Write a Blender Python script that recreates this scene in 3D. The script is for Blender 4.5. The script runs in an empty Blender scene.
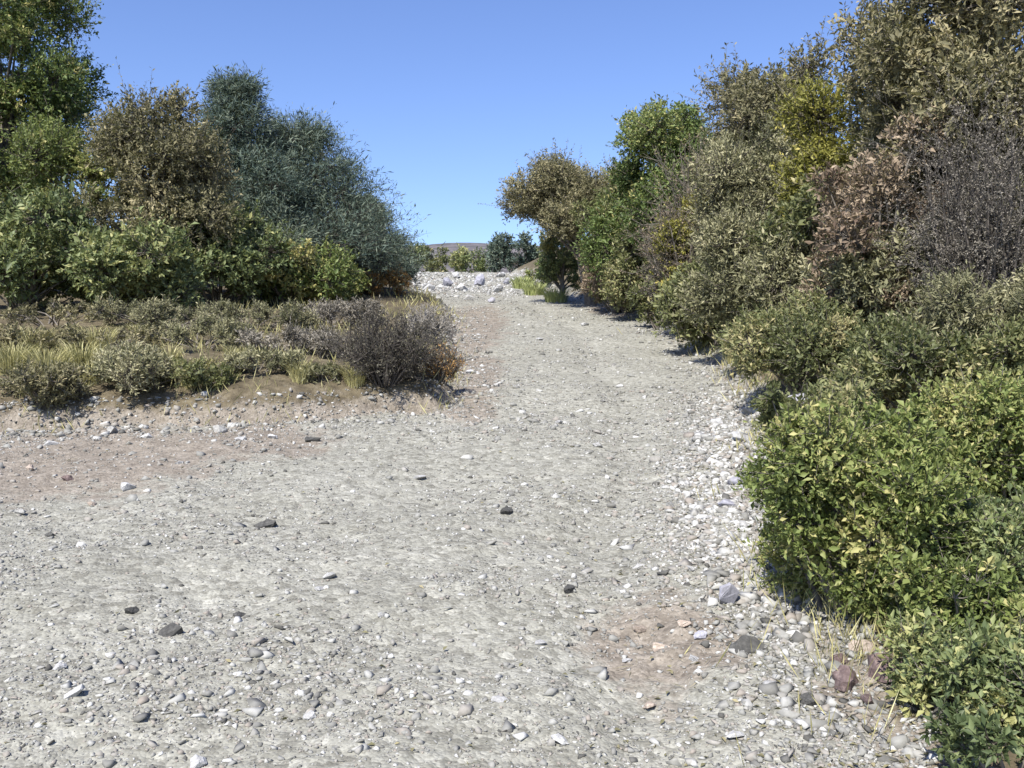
import bpy, bmesh, math
import numpy as np
from math import radians

S = bpy.context.scene
COL = S.collection
rad = radians

# ------------------------------------------------------------------ camera
CAM_Z = 1.6
F_PX = 983.0
cam = bpy.data.cameras.new("camera")
cam.sensor_width = 36.0
cam.lens = 36.0 * F_PX / 1024.0
cam.clip_start, cam.clip_end = 0.05, 8000.0
cam_o = bpy.data.objects.new("camera", cam)
COL.objects.link(cam_o)
cam_o.location = (0, 0, CAM_Z)
cam_o.rotation_euler = (rad(90), 0, 0)
S.camera = cam_o

# ------------------------------------------------------------------ sky, sun, exposure
SUN_EL = rad(48)
SUN_AZ = rad(-156)            # from +Y (north) clockwise: behind the camera, to the left
w = bpy.data.worlds.new("World")
S.world = w
w.use_nodes = True
nt = w.node_tree
bg = nt.nodes["Background"]
sky = nt.nodes.new("ShaderNodeTexSky")
sky.sky_type = 'NISHITA'
sky.sun_disc = False
sky.sun_elevation = SUN_EL
sky.sun_rotation = SUN_AZ
sky.altitude = 300
sky.air_density = 1.0
sky.dust_density = 0.6
sky.ozone_density = 4.0
hue = nt.nodes.new("ShaderNodeHueSaturation")
hue.inputs["Hue"].default_value = 0.514
hue.inputs["Saturation"].default_value = 1.08
nt.links.new(sky.outputs[0], hue.inputs["Color"])
nt.links.new(hue.outputs[0], bg.inputs[0])
bg.inputs[1].default_value = 0.106

sun = bpy.data.lights.new("sun", 'SUN')
sun.energy = 4.3
sun.angle = rad(0.53)
sun.color = (1.0, 0.945, 0.85)
sun_o = bpy.data.objects.new("sun", sun)
COL.objects.link(sun_o)
sun_o.rotation_euler = (rad(90) - SUN_EL, 0, -SUN_AZ + math.pi)
sun_o.location = (-20, -5, 30)

S.view_settings.view_transform = 'Standard'
S.view_settings.look = 'None'
S.view_settings.gamma = 1.0
S.view_settings.exposure = 0.95
S.render.engine = 'CYCLES'
S.cycles.max_bounces = 8
S.cycles.transparent_max_bounces = 8

# ------------------------------------------------------------------ noise
def _hash(ix, iy, seed):
    h = (ix.astype(np.int64) * 374761393 + iy.astype(np.int64) * 668265263 + seed * 974634777) & 0x7fffffff
    h = ((h ^ (h >> 13)) * 1274126177) & 0x7fffffff
    h = h ^ (h >> 16)
    return (h & 0xffff) / 65535.0

def vnoise(x, y, seed=0):
    ix, iy = np.floor(x), np.floor(y)
    fx, fy = x - ix, y - iy
    fx = fx * fx * fx * (fx * (fx * 6 - 15) + 10)
    fy = fy * fy * fy * (fy * (fy * 6 - 15) + 10)
    a, b = _hash(ix, iy, seed), _hash(ix + 1, iy, seed)
    c, d = _hash(ix, iy + 1, seed), _hash(ix + 1, iy + 1, seed)
    return (a + (b - a) * fx) * (1 - fy) + (c + (d - c) * fx) * fy

def fbm(x, y, seed=0, octv=4, gain=0.5):
    s, a, n = 0.0, 1.0, 0.0
    for i in range(octv):
        s = s + a * vnoise(x * 2.03 ** i + i * 17.3, y * 2.03 ** i - i * 9.1, seed + i)
        n += a
        a *= gain
    return s / n - 0.5

# ------------------------------------------------------------------ terrain shape
_ky = np.array([-400, -60, 0, 25, 31, 36, 39.5, 44, 60, 120, 300, 600, 4000.0])
_kz = np.array([-40, -8.4, 0, 3.75, 4.75, 5.72, 6.03, 5.75, 4.2, -2, -10, -12, -12.0])
_ty = np.linspace(-400, 4000, 44001)
_tz = np.interp(_ty, _ky, _kz)
_k = np.hanning(41); _k /= _k.sum()
_tz = np.convolve(np.pad(_tz, 20, mode='edge'), _k, mode='valid')
_tz -= np.interp(0, _ty, _tz)

def x_right(y):
    return np.interp(y, [-10, 2, 4, 5, 6.5, 9.6, 13.5, 21.5, 27, 31, 37, 60],
                     [1.6, 1.25, 1.17, 1.28, 1.52, 2.2, 2.65, 2.35, 1.45, 0.75, 0.15, -3])
def x_left(y):
    return np.interp(y, [9, 11, 15, 21.5, 25, 30, 37, 60], [-0.62, -0.7, -0.85, -1.4, -2.3, -2.9, -3.6, -7])

def sides(x, y):
    """signed distance (m) into the right bank and into the left bank"""
    wob = 0.34 * fbm(x * 0.9, y * 0.9, 5, 3)
    d_r = x - x_right(y) + wob
    d_l = np.minimum(x_left(y) - x, (y - (9.3 + 0.4 * np.maximum(x + 0.6, -9))) * 0.9) + wob
    return d_r, d_l

def height(x, y, fine=True):
    x = np.asarray(x, float); y = np.asarray(y, float)
    z = np.interp(y, _ty, _tz)
    d_r, d_l = sides(x, y)
    far = np.clip(1 - (y - 70) / 120, 0, 1)
    r = np.clip(d_r, 0, 60); l = np.clip(d_l, 0, 60)
    z = z + far * (np.interp(y, [2, 4.5, 8, 13], [0.10, 0.18, 0.5, 0.8]) * (1 - np.exp(-r / 1.5)) + np.interp(y, [2, 5, 10], [0.05, 0.09, 0.20]) * r)
    z = z + far * (0.30 * (1 - np.exp(-l / 0.22)) + 0.05 * l)
    z = z + 0.16 * fbm(x * 0.45, y * 0.45, 11, 3) * np.clip(np.abs(y) / 3, 0, 1)
    # shallow wheel and water ruts along the path
    on = np.clip(-np.maximum(d_r, d_l) * 2, 0, 1)
    u = x - 0.5 * (x_right(y) + x_left(np.maximum(y, 9)))
    z = z - on * 0.05 * np.exp(-((u - 0.25 - 0.5 * fbm(y * 0.4, y * 0 + 3, 21, 2)) / 0.22) ** 2)
    m = np.exp(-((x - 0.62) / 0.26) ** 2 - ((y - 3.95) / 0.42) ** 2)
    z = z + m * (0.02 + (0.06 * fbm(x * 13, y * 13, 61, 3) if fine else 0))      # crumbled earth patch
    if fine:
        z = z + 0.055 * fbm(x * 2.3, y * 2.3, 31, 3)
        n = fbm(x * 8, y * 8, 41, 3, 0.5)
        z = z + 0.020 * n + 0.05 * n * np.clip(1 - np.abs(d_l - 0.2) / 0.5, 0, 1)
        z = z + 0.010 * np.maximum(fbm(x * 24, y * 24, 51, 1), 0)
    return z

def h1(x, y):
    return float(height(np.array([x]), np.array([y]))[0])

def at(px, Y):
    return (px - 512.0) / F_PX * Y

def z_at(py, Y):
    return CAM_Z + (384.0 - py) / F_PX * Y

# ------------------------------------------------------------------ mesh helpers
def np_mesh(name, V, F, attrs=None, smooth=False, mat_idx=None):
    """V (n,3); F (m,k) all the same k"""
    me = bpy.data.meshes.new(name)
    V = np.ascontiguousarray(V, np.float32); F = np.ascontiguousarray(F, np.int32)
    m, k = F.shape
    me.vertices.add(len(V)); me.vertices.foreach_set("co", V.ravel())
    me.loops.add(m * k); me.loops.foreach_set("vertex_index", F.ravel())
    me.polygons.add(m)
    me.polygons.foreach_set("loop_start", np.arange(0, m * k, k, dtype=np.int32))
    me.polygons.foreach_set("loop_total", np.full(m, k, np.int32))
    if smooth:
        me.polygons.foreach_set("use_smooth", np.ones(m, bool))
    for an, av in (attrs or {}).items():
        a = me.attributes.new(an, 'FLOAT', 'POINT')
        a.data.foreach_set("value", np.ascontiguousarray(av, np.float32))
    me.update(calc_edges=True)
    return me

def link(name, me, mat, parent=None):
    o = bpy.data.objects.new(name, me)
    if mat is not None and me is not None and not me.materials:
        me.materials.append(mat)
    COL.objects.link(o)
    o.parent = parent
    return o

def tag(o, label, cat, group=None):
    o["label"] = label; o["category"] = cat
    if group: o["group"] = group
    return o

def kind(o, k, label=None, cat=None):
    o["kind"] = k
    if label: o["label"] = label
    if cat: o["category"] = cat
    return o

# ------------------------------------------------------------------ materials
def new_mat(name):
    m = bpy.data.materials.new(name); m.use_nodes = True
    n = m.node_tree
    return m, n, n.nodes["Principled BSDF"], n.nodes["Material Output"]

def N(n, t, **kw):
    nd = n.nodes.new(t)
    for k, v in kw.items(): setattr(nd, k, v)
    return nd

def ramp(n, fac, stops):
    r = N(n, "ShaderNodeValToRGB")
    e = r.color_ramp.elements
    while len(e) < len(stops): e.new(0.5)
    for i, (p, c) in enumerate(stops):
        e[i].position = p; e[i].color = (*c, 1)
    if fac is not None: n.links.new(fac, r.inputs[0])
    return r

def mixc(n, fac, a, b, mode='MIX'):
    m = N(n, "ShaderNodeMix", data_type='RGBA', blend_type=mode)
    for sock, v in ((m.inputs[0], fac), (m.inputs[6], a), (m.inputs[7], b)):
        if isinstance(v, (int, float)): sock.default_value = v
        elif isinstance(v, tuple): sock.default_value = (*v, 1)
        else: n.links.new(v, sock)
    return m.outputs[2]

def leaf_mat(name, stops, transl=0.33, rough=0.5, gain=1.7):
    m, n, p, out = new_mat(name)
    a = N(n, "ShaderNodeAttribute", attribute_name="tint")
    r = ramp(n, a.outputs["Fac"], [(q, tuple(min(0.6, v * gain) for v in c)) for q, c in stops])
    p.inputs["Roughness"].default_value = rough
    p.inputs["Specular IOR Level"].default_value = 0.35
    n.links.new(r.outputs[0], p.inputs["Base Color"])
    t = N(n, "ShaderNodeBsdfTranslucent")
    tc = mixc(n, 0.5, r.outputs[0], (0.20, 0.22, 0.06))
    n.links.new(tc, t.inputs[0])
    mx = N(n, "ShaderNodeMixShader"); mx.inputs[0].default_value = transl
    n.links.new(p.outputs[0], mx.inputs[1]); n.links.new(t.outputs[0], mx.inputs[2])
    n.links.new(mx.outputs[0], out.inputs[0])
    return m

def bark_mat(name, c0, c1):
    m, n, p, out = new_mat(name)
    tc = N(n, "ShaderNodeTexCoord")
    no = N(n, "ShaderNodeTexNoise"); no.inputs["Scale"].default_value = 18; no.inputs["Detail"].default_value = 6
    n.links.new(tc.outputs["Object"], no.inputs["Vector"])
    r = ramp(n, no.outputs[0], [(0.3, c0), (0.7, c1)])
    n.links.new(r.outputs[0], p.inputs["Base Color"])
    p.inputs["Roughness"].default_value = 0.9
    b = N(n, "ShaderNodeBump"); b.inputs["Strength"].default_value = 0.7; b.inputs["Distance"].default_value = 0.01
    n.links.new(no.outputs[0], b.inputs["Height"]); n.links.new(b.outputs[0], p.inputs["Normal"])
    return m

def stone_mat(name, c0, c1, c2, scale=3.5):
    m, n, p, out = new_mat(name)
    tc = N(n, "ShaderNodeTexCoord"); oi = N(n, "ShaderNodeObjectInfo")
    no = N(n, "ShaderNodeTexNoise"); no.inputs["Scale"].default_value = scale; no.inputs["Detail"].default_value = 8
    no.inputs["Roughness"].default_value = 0.65
    n.links.new(tc.outputs["Object"], no.inputs["Vector"])
    r = ramp(n, no.outputs[0], [(0.28, c0), (0.5, c1), (0.72, c2)])
    mr = N(n, "ShaderNodeMapRange"); mr.inputs[3].default_value = 0.8; mr.inputs[4].default_value = 1.12
    n.links.new(oi.outputs["Random"], mr.inputs[0])
    hs = N(n, "ShaderNodeHueSaturation"); n.links.new(mr.outputs[0], hs.inputs["Value"])
    n.links.new(r.outputs[0], hs.inputs["Color"])
    n.links.new(hs.outputs[0], p.inputs["Base Color"])
    p.inputs["Roughness"].default_value = 0.88
    b = N(n, "ShaderNodeBump"); b.inputs["Strength"].default_value = 0.8; b.inputs["Distance"].default_value = 0.006
    n.links.new(no.outputs[0], b.inputs["Height"]); n.links.new(b.outputs[0], p.inputs["Normal"])
    return m

def ground_mat():
    m, n, p, out = new_mat("ground")
    tc = N(n, "ShaderNodeTexCoord"); co = tc.outputs["Object"]
    def noise(scale, detail=5, rough=0.6):
        t = N(n, "ShaderNodeTexNoise"); t.inputs["Scale"].default_value = scale
        t.inputs["Detail"].default_value = detail; t.inputs["Roughness"].default_value = rough
        n.links.new(co, t.inputs["Vector"]); return t.outputs[0]
    def voro(scale, feat='F1'):
        t = N(n, "ShaderNodeTexVoronoi", feature=feat); t.inputs["Scale"].default_value = scale
        dn = N(n, "ShaderNodeTexNoise"); dn.inputs["Scale"].default_value = scale * 0.7
        n.links.new(co, dn.inputs["Vector"])
        va = N(n, "ShaderNodeVectorMath", operation='MULTIPLY_ADD')
        va.inputs[1].default_value = (0.6 / scale,) * 3
        n.links.new(dn.outputs["Color"], va.inputs[0]); n.links.new(co, va.inputs[2])
        n.links.new(va.outputs[0], t.inputs["Vector"]); return t
    def sep(col):
        s = N(n, "ShaderNodeSeparateColor"); n.links.new(col, s.inputs[0]); return s.outputs[0]
    n1, n2, n3 = noise(1.3, 6), noise(9, 6, 0.7), noise(70, 4, 0.7)
    v1, v2 = voro(24), voro(75)
    # gravel: pale limestone grit, single stones lighter and darker
    g = ramp(n, n1, [(0.30, (0.240, 0.238, 0.210)), (0.52, (0.268, 0.266, 0.236)), (0.72, (0.298, 0.296, 0.266))]).outputs[0]
    g = mixc(n, 0.85, g, ramp(n, sep(v1.outputs["Color"]), [(0.05, (0.62, 0.61, 0.59)), (0.35, (0.93, 0.93, 0.91)), (0.8, (1.0, 1.0, 0.99)), (0.97, (1.25, 1.25, 1.25))]).outputs[0], 'MULTIPLY')
    g = mixc(n, 0.7, g, ramp(n, sep(v2.outputs["Color"]), [(0.0, (0.68, 0.67, 0.65)), (0.5, (1, 1, 1)), (1, (1.25, 1.25, 1.24))]).outputs[0], 'MULTIPLY')
    g = mixc(n, 0.5, g, ramp(n, n3, [(0.3, (0.82, 0.81, 0.79)), (0.65, (1.1, 1.1, 1.09))]).outputs[0], 'MULTIPLY')
    # soil: dry pinkish-brown earth
    s = ramp(n, n2, [(0.25, (0.11, 0.094, 0.078)), (0.5, (0.216, 0.191, 0.160)), (0.75, (0.30, 0.272, 0.236))]).outputs[0]
    s = mixc(n, 0.6, s, ramp(n, sep(v2.outputs["Color"]), [(0.0, (0.6, 0.58, 0.55)), (0.6, (1, 1, 1)), (1, (1.35, 1.35, 1.35))]).outputs[0], 'MULTIPLY')
    # litter under the shrubs
    l = ramp(n, n2, [(0.3, (0.055, 0.045, 0.03)), (0.55, (0.12, 0.10, 0.065)), (0.75, (0.20, 0.175, 0.12))]).outputs[0]
    def att(nm): return N(n, "ShaderNodeAttribute", attribute_name=nm).outputs["Fac"]
    def sharp(a, nz, k=0.5):
        ma = N(n, "ShaderNodeMath", operation='MULTIPLY_ADD'); ma.inputs[1].default_value = k
        n.links.new(nz, ma.inputs[0]); n.links.new(a, ma.inputs[2])
        mr = N(n, "ShaderNodeMapRange", interpolation_type='SMOOTHSTEP')
        mr.inputs[1].default_value = 0.5 + k * 0.5 - 0.16; mr.inputs[2].default_value = 0.5 + k * 0.5 + 0.16
        n.links.new(ma.outputs[0], mr.inputs[0]); return mr.outputs[0]
    n4 = noise(3.2, 9, 0.72)
    c = mixc(n, sharp(att("soil"), n4, 1.5), g, s)
    c = mixc(n, sharp(att("litter"), n4, 1.2), c, l)
    n.links.new(c, p.inputs["Base Color"])
    p.inputs["Roughness"].default_value = 0.95
    p.inputs["Specular IOR Level"].default_value = 0.2
    # bump: stones and grit
    def mul(a, k):
        x = N(n, "ShaderNodeMath", operation='MULTIPLY'); x.inputs[1].default_value = k; n.links.new(a, x.inputs[0]); return x.outputs[0]
    def add(a, b):
        x = N(n, "ShaderNodeMath", operation='ADD'); n.links.new(a, x.inputs[0]); n.links.new(b, x.inputs[1]); return x.outputs[0]
    hh = add(add(mul(v1.outputs["Distance"], -0.7), mul(v2.outputs["Distance"], -0.4)), add(mul(n2, 0.22), mul(n3, 0.2)))
    b = N(n, "ShaderNodeBump"); b.inputs["Strength"].default_value = 0.9; b.inputs["Distance"].default_value = 0.011
    n.links.new(hh, b.inputs["Height"]); n.links.new(b.outputs[0], p.inputs["Normal"])
    return m

def gravel_mat():
    m, n, p, out = new_mat("gravel")
    a = N(n, "ShaderNodeAttribute", attribute_name="tint")
    r = ramp(n, a.outputs["Fac"], [(0.0, (0.08, 0.078, 0.072)), (0.16, (0.17, 0.168, 0.157)), (0.5, (0.265, 0.265, 0.25)), (0.62, (0.27, 0.24, 0.21)), (0.74, (0.31, 0.31, 0.295)), (1.0, (0.48, 0.48, 0.47))])
    tc = N(n, "ShaderNodeTexCoord")
    no = N(n, "ShaderNodeTexNoise"); no.inputs["Scale"].default_value = 60; no.inputs["Detail"].default_value = 4
    n.links.new(tc.outputs["Object"], no.inputs["Vector"])
    c = mixc(n, 0.6, r.outputs[0], ramp(n, no.outputs[0], [(0.3, (0.7, 0.7, 0.68)), (0.7, (1.1, 1.1, 1.1))]).outputs[0], 'MULTIPLY')
    n.links.new(c, p.inputs["Base Color"]); p.inputs["Roughness"].default_value = 0.9
    return m

def hill_mat():
    m, n, p, out = new_mat("hill")
    tc = N(n, "ShaderNodeTexCoord")
    no = N(n, "ShaderNodeTexNoise"); no.inputs["Scale"].default_value = 0.09; no.inputs["Detail"].default_value = 9; no.inputs["Roughness"].default_value = 0.7
    n.links.new(tc.outputs["Object"], no.inputs["Vector"])
    r = ramp(n, no.outputs[0], [(0.36, (0.042, 0.046, 0.042)), (0.47, (0.085, 0.080, 0.083)), (0.55, (0.115, 0.105, 0.11)), (0.68, (0.17, 0.155, 0.155))])
    n.links.new(r.outputs[0], p.inputs["Base Color"]); p.inputs["Roughness"].default_value = 1.0
    return m

M = dict(
    ground=ground_mat(), gravel=gravel_mat(), hill=hill_mat(),
    bark=bark_mat("grey_bark", (0.07, 0.06, 0.05), (0.20, 0.18, 0.155)),
    darkbark=bark_mat("dark_bark", (0.035, 0.03, 0.027), (0.10, 0.088, 0.078)),
    palebark=bark_mat("pale_twig", (0.20, 0.185, 0.165), (0.36, 0.34, 0.31)),
    fresh=leaf_mat("fresh_green_leaf", [(0.0, (0.050, 0.066, 0.022)), (0.45, (0.102, 0.130, 0.038)), (0.8, (0.150, 0.164, 0.060)), (1.0, (0.25, 0.235, 0.10))], 0.38, 0.55, 1.95),
    olive=leaf_mat("olive_leaf", [(0.0, (0.050, 0.060, 0.026)), (0.5, (0.112, 0.122, 0.052)), (0.85, (0.165, 0.170, 0.080)), (1.0, (0.24, 0.215, 0.11))]),
    greygreen=leaf_mat("grey_green_leaf", [(0.0, (0.066, 0.068, 0.036)), (0.5, (0.134, 0.132, 0.074)), (1.0, (0.225, 0.212, 0.130))], 0.2, 0.7),
    dark=leaf_mat("dark_green_leaf", [(0.0, (0.036, 0.050, 0.022)), (0.5, (0.080, 0.100, 0.044)), (0.9, (0.125, 0.140, 0.06)), (1.0, (0.18, 0.18, 0.08))], 0.38, 0.5, 2.4),
    pine=leaf_mat("pine_needle", [(0.0, (0.026, 0.042, 0.036)), (0.5, (0.056, 0.080, 0.064)), (1.0, (0.11, 0.13, 0.095))], 0.2, 0.6, 1.75),
    mid=leaf_mat("mid_green_leaf", [(0.0, (0.035, 0.055, 0.016)), (0.5, (0.082, 0.112, 0.034)), (0.9, (0.14, 0.155, 0.055)), (1.0, (0.24, 0.22, 0.09))], gain=1.95),
    yellow=leaf_mat("yellow_green_leaf", [(0.0, (0.085, 0.085, 0.018)), (0.5, (0.175, 0.17, 0.038)), (1.0, (0.30, 0.26, 0.075))]),
    brown=leaf_mat("olive_brown_leaf", [(0.0, (0.060, 0.056, 0.032)), (0.5, (0.122, 0.115, 0.064)), (1.0, (0.205, 0.180, 0.105))], 0.25, 0.7, 1.75),
    red=leaf_mat("reddish_brown_leaf", [(0.0, (0.075, 0.052, 0.038)), (0.5, (0.142, 0.110, 0.078)), (1.0, (0.22, 0.175, 0.125))], 0.2, 0.7),
    rust=leaf_mat("rusty_dry_leaf", [(0.0, (0.15, 0.078, 0.025)), (0.5, (0.27, 0.155, 0.055)), (1.0, (0.38, 0.25, 0.11))], 0.2, 0.8),
    straw=leaf_mat("dry_grass_blade", [(0.0, (0.12, 0.12, 0.045)), (0.4, (0.235, 0.215, 0.098)), (1.0, (0.38, 0.34, 0.19))], 0.25, 0.7),
    lime=leaf_mat("pale_green_grass_blade", [(0.0, (0.13, 0.155, 0.05)), (0.5, (0.24, 0.27, 0.105)), (1.0, (0.37, 0.37, 0.19))], 0.3, 0.7),
    greytwig=leaf_mat("grey_dry_leaf", [(0.0, (0.055, 0.050, 0.042)), (0.5, (0.115, 0.105, 0.088)), (1.0, (0.20, 0.183, 0.155))], 0.1, 0.8),
    drydark=leaf_mat("dark_dry_leaf", [(0.0, (0.028, 0.026, 0.020)), (0.5, (0.060, 0.056, 0.042)), (1.0, (0.12, 0.11, 0.085))], 0.1, 0.8),
    palestone=stone_mat("pale_limestone", (0.26, 0.257, 0.25), (0.38, 0.38, 0.376), (0.50, 0.50, 0.505)),
    greystone=stone_mat("grey_stone", (0.17, 0.168, 0.16), (0.29, 0.288, 0.275), (0.42, 0.42, 0.405)),
    darkstone=stone_mat("dark_stone", (0.030, 0.030, 0.030), (0.065, 0.064, 0.060), (0.12, 0.118, 0.11)),
    lilacstone=stone_mat("lilac_grey_stone", (0.21, 0.21, 0.24), (0.30, 0.30, 0.345), (0.41, 0.41, 0.46)),
    redstone=stone_mat("reddish_stone", (0.055, 0.038, 0.037), (0.115, 0.082, 0.079), (0.21, 0.165, 0.155)),
    sandstone=stone_mat("sandy_stone", (0.22, 0.175, 0.14), (0.36, 0.30, 0.25), (0.50, 0.43, 0.37)),
)

# ------------------------------------------------------------------ ground and path
def axis_x():
    fine = np.concatenate([np.arange(-6.2, -2.4, 0.024), np.arange(-2.4, 2.2, 0.015), np.arange(2.2, 4.6, 0.024)])
    r, v, d = [], 4.6, 0.024
    while v < 1800:
        d *= 1.075; v += d; r.append(v)
    l, v, d = [], -6.2, 0.024
    while v > -1800:
        d *= 1.075; v -= d; l.append(v)
    return np.concatenate([l[::-1], fine, r])
def axis_y():
    ys, v = [], 2.4
    while v < 2600:
        ys.append(v); v += max(0.014, 0.0048 * v) if v < 45 else 0.03 * v
    b, v, d = [], 2.4, 0.02
    while v > -300:
        d *= 1.10; v -= d; b.append(v)
    return np.array(b[::-1] + ys)

def blob(x, y, bx, by, rx, ry):
    return np.exp(-((x - bx) / rx) ** 2 - ((y - by) / ry) ** 2)

def build_ground():
    ax, ay = axis_x(), axis_y()
    X, Y = np.meshgrid(ax, ay)
    nx, ny = len(ax), len(ay)
    x, y = X.ravel(), Y.ravel()
    z = height(x, y)
    d_r, d_l = sides(x, y)
    d = np.maximum(d_r, d_l)
    litter = np.clip(0.32 + d * 1.1, 0, 1)
    litter = np.where(y < -20, np.maximum(litter, 0.8), litter)
    soil = np.zeros_like(x)
    for b in ((-3.2, 7.2, 1.35, 1.5), (-4.6, 7.0, 1.5, 1.2), (-2.1, 7.8, 0.8, 0.9),      # bare earth on the left
              (0.60, 3.95, 0.34, 0.55),                                                     # patch in the foreground
              (1.32, 3.40, 0.34, 0.36), (1.30, 3.02, 0.18, 0.2),                             # lower right corner
              (-0.45, 11.5, 0.42, 2.6), (-0.75, 17.5, 0.8, 5.5), (-0.4, 9.2, 0.3, 0.6),     # strip beside the dark bush
              (2.1, 21.5, 0.5, 2.5)):
        soil = np.maximum(soil, blob(x, y, *b))
    soil = np.maximum(soil, np.clip(1.15 - np.abs(d_l - 0.15) / 0.35, 0, 1) * (y < 11))
    litter = np.where((d_l > 0.12) & (y < 12), np.maximum(litter, 0.62), litter)
    soil = np.where(y > 45, 0.8, soil)
    soil = np.maximum(soil, np.clip(1 - np.abs(d) / 0.25, 0, 1) * 0.55)
    V = np.stack([x, y, z], 1)
    idx = np.arange(nx * ny).reshape(ny, nx)
    F = np.stack([idx[:-1, :-1], idx[:-1, 1:], idx[1:, 1:], idx[1:, :-1]], -1).reshape(-1, 4)
    fc = d[F].mean(1)
    yc = y[F].mean(1); xc = x[F].mean(1)
    on_path = (fc < 0) & (yc > -12) & (yc < 60) & (xc > -13)
    for name, sel in (("path", on_path), ("ground", ~on_path)):
        f = F[sel]
        used = np.unique(f)
        remap = np.full(nx * ny, -1, np.int64); remap[used] = np.arange(len(used))
        me = np_mesh(name, V[used], remap[f], dict(litter=litter[used], soil=soil[used]), smooth=True)
        kind(link(name, me, M["ground"]), "structure")

build_ground()

def build_hills():
    xs = np.linspace(-1500, 1500, 300); ts = np.linspace(0, 1, 40)
    Xg, T = np.meshgrid(xs, ts)
    top = 111 + 22 * fbm(Xg / 260, Xg * 0, 71, 4) + 12 * np.exp(-((Xg + 30) / 60) ** 2)
    Yg = 520 + T * 420 + 60 * fbm(Xg / 200, T * 3, 73, 3)
    Zg = -14 + (top + 14) * np.sin(T * math.pi / 2 * 1.25) / 1.0
    Zg = Zg + 7 * fbm(Xg / 60, Yg / 60, 75, 5) * np.sin(T * math.pi) * 1.3
    V = np.stack([Xg, Yg, Zg], -1).reshape(-1, 3)
    idx = np.arange(len(V)).reshape(Xg.shape)
    F = np.stack([idx[:-1, :-1], idx[:-1, 1:], idx[1:, 1:], idx[1:, :-1]], -1).reshape(-1, 4)
    kind(link("hills", np_mesh("hills", V, F, smooth=True), M["hill"]), "structure")
build_hills()

# ------------------------------------------------------------------ plants
def unit(v):
    return v / np.maximum(np.linalg.norm(v, axis=-1, keepdims=True), 1e-9)

def leaves_mesh(name, P, D, Nn, L, W, tint, fold=0.25):
    """one folded diamond per leaf: base P, direction D, side from normal Nn"""
    n = len(P)
    Sd = unit(np.cross(D, Nn)); Nn = np.cross(Sd, D)
    L = L[:, None]; W = W[:, None]
    mid = P + D * L * 0.48
    lift = Nn * W * fold
    V = np.stack([P, mid + Sd * W * 0.5 + lift, P + D * L - lift * 0.6, mid - Sd * W * 0.5 + lift], 1).reshape(-1, 3)
    b = np.arange(n) * 4
    F = np.concatenate([np.stack([b, b + 1, b + 2], 1), np.stack([b, b + 2, b + 3], 1)])
    return np_mesh(name, V, F, dict(tint=np.repeat(np.clip(tint, 0, 1), 4)))

def prisms(P0, P1, R0, R1, k=3):
    n = len(P0)
    A = unit(P1 - P0)
    ref = np.where(np.abs(A[:, 2:3]) > 0.9, np.array([[1.0, 0, 0]]), np.array([[0, 0, 1.0]]))
    U = unit(np.cross(A, ref)); W_ = np.cross(A, U)
    an = np.arange(k) / k * 2 * math.pi
    ring = U[:, None] * np.cos(an)[None, :, None] + W_[:, None] * np.sin(an)[None, :, None]
    V = np.concatenate([P0[:, None] + ring * R0[:, None, None], P1[:, None] + ring * R1[:, None, None]], 1).reshape(-1, 3)
    b = np.arange(n)[:, None] * 2 * k
    i = np.arange(k); j = (i + 1) % k
    F = np.stack([b + i, b + j, b + k + j, b + k + i], -1).reshape(-1, 4)
    return V, F

def tube(pts, rr, k=7):
    pts = np.asarray(pts, float); n = len(pts)
    T = np.gradient(pts, axis=0); T = unit(T)
    ref = np.array([1.0, 0.1, 0]) if abs(T[0, 0]) < 0.8 else np.array([0, 1.0, 0])
    V = []
    for i in range(n):
        u = unit(np.cross(T[i], ref)); w_ = np.cross(T[i], u)
        an = np.arange(k) / k * 2 * math.pi
        V.append(pts[i] + rr[i] * (np.cos(an)[:, None] * u + np.sin(an)[:, None] * w_))
    V = np.concatenate(V)
    b = np.arange(n - 1)[:, None] * k
    i = np.arange(k); j = (i + 1) % k
    F = np.stack([b + i, b + j, b + k + j, b + k + i], -1).reshape(-1, 4)
    return V, F

class Wood:
    def __init__(s): s.V, s.F, s.n = [], [], 0
    def add(s, VF):
        V, F = VF
        s.V.append(V); s.F.append(F + s.n); s.n += len(V)
    def mesh(s, name): return np_mesh(name, np.concatenate(s.V), np.concatenate(s.F), smooth=True)

def curve(p, q, rng, n=6, sag=0.12):
    t = np.linspace(0, 1, n)[:, None]
    L = np.linalg.norm(q - p)
    c = (p + q) / 2 + rng.normal(0, sag * L, 3) + np.array([0, 0, 0.10 * L])
    return (1 - t) ** 2 * p + 2 * t * (1 - t) * c + t ** 2 * q

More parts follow.
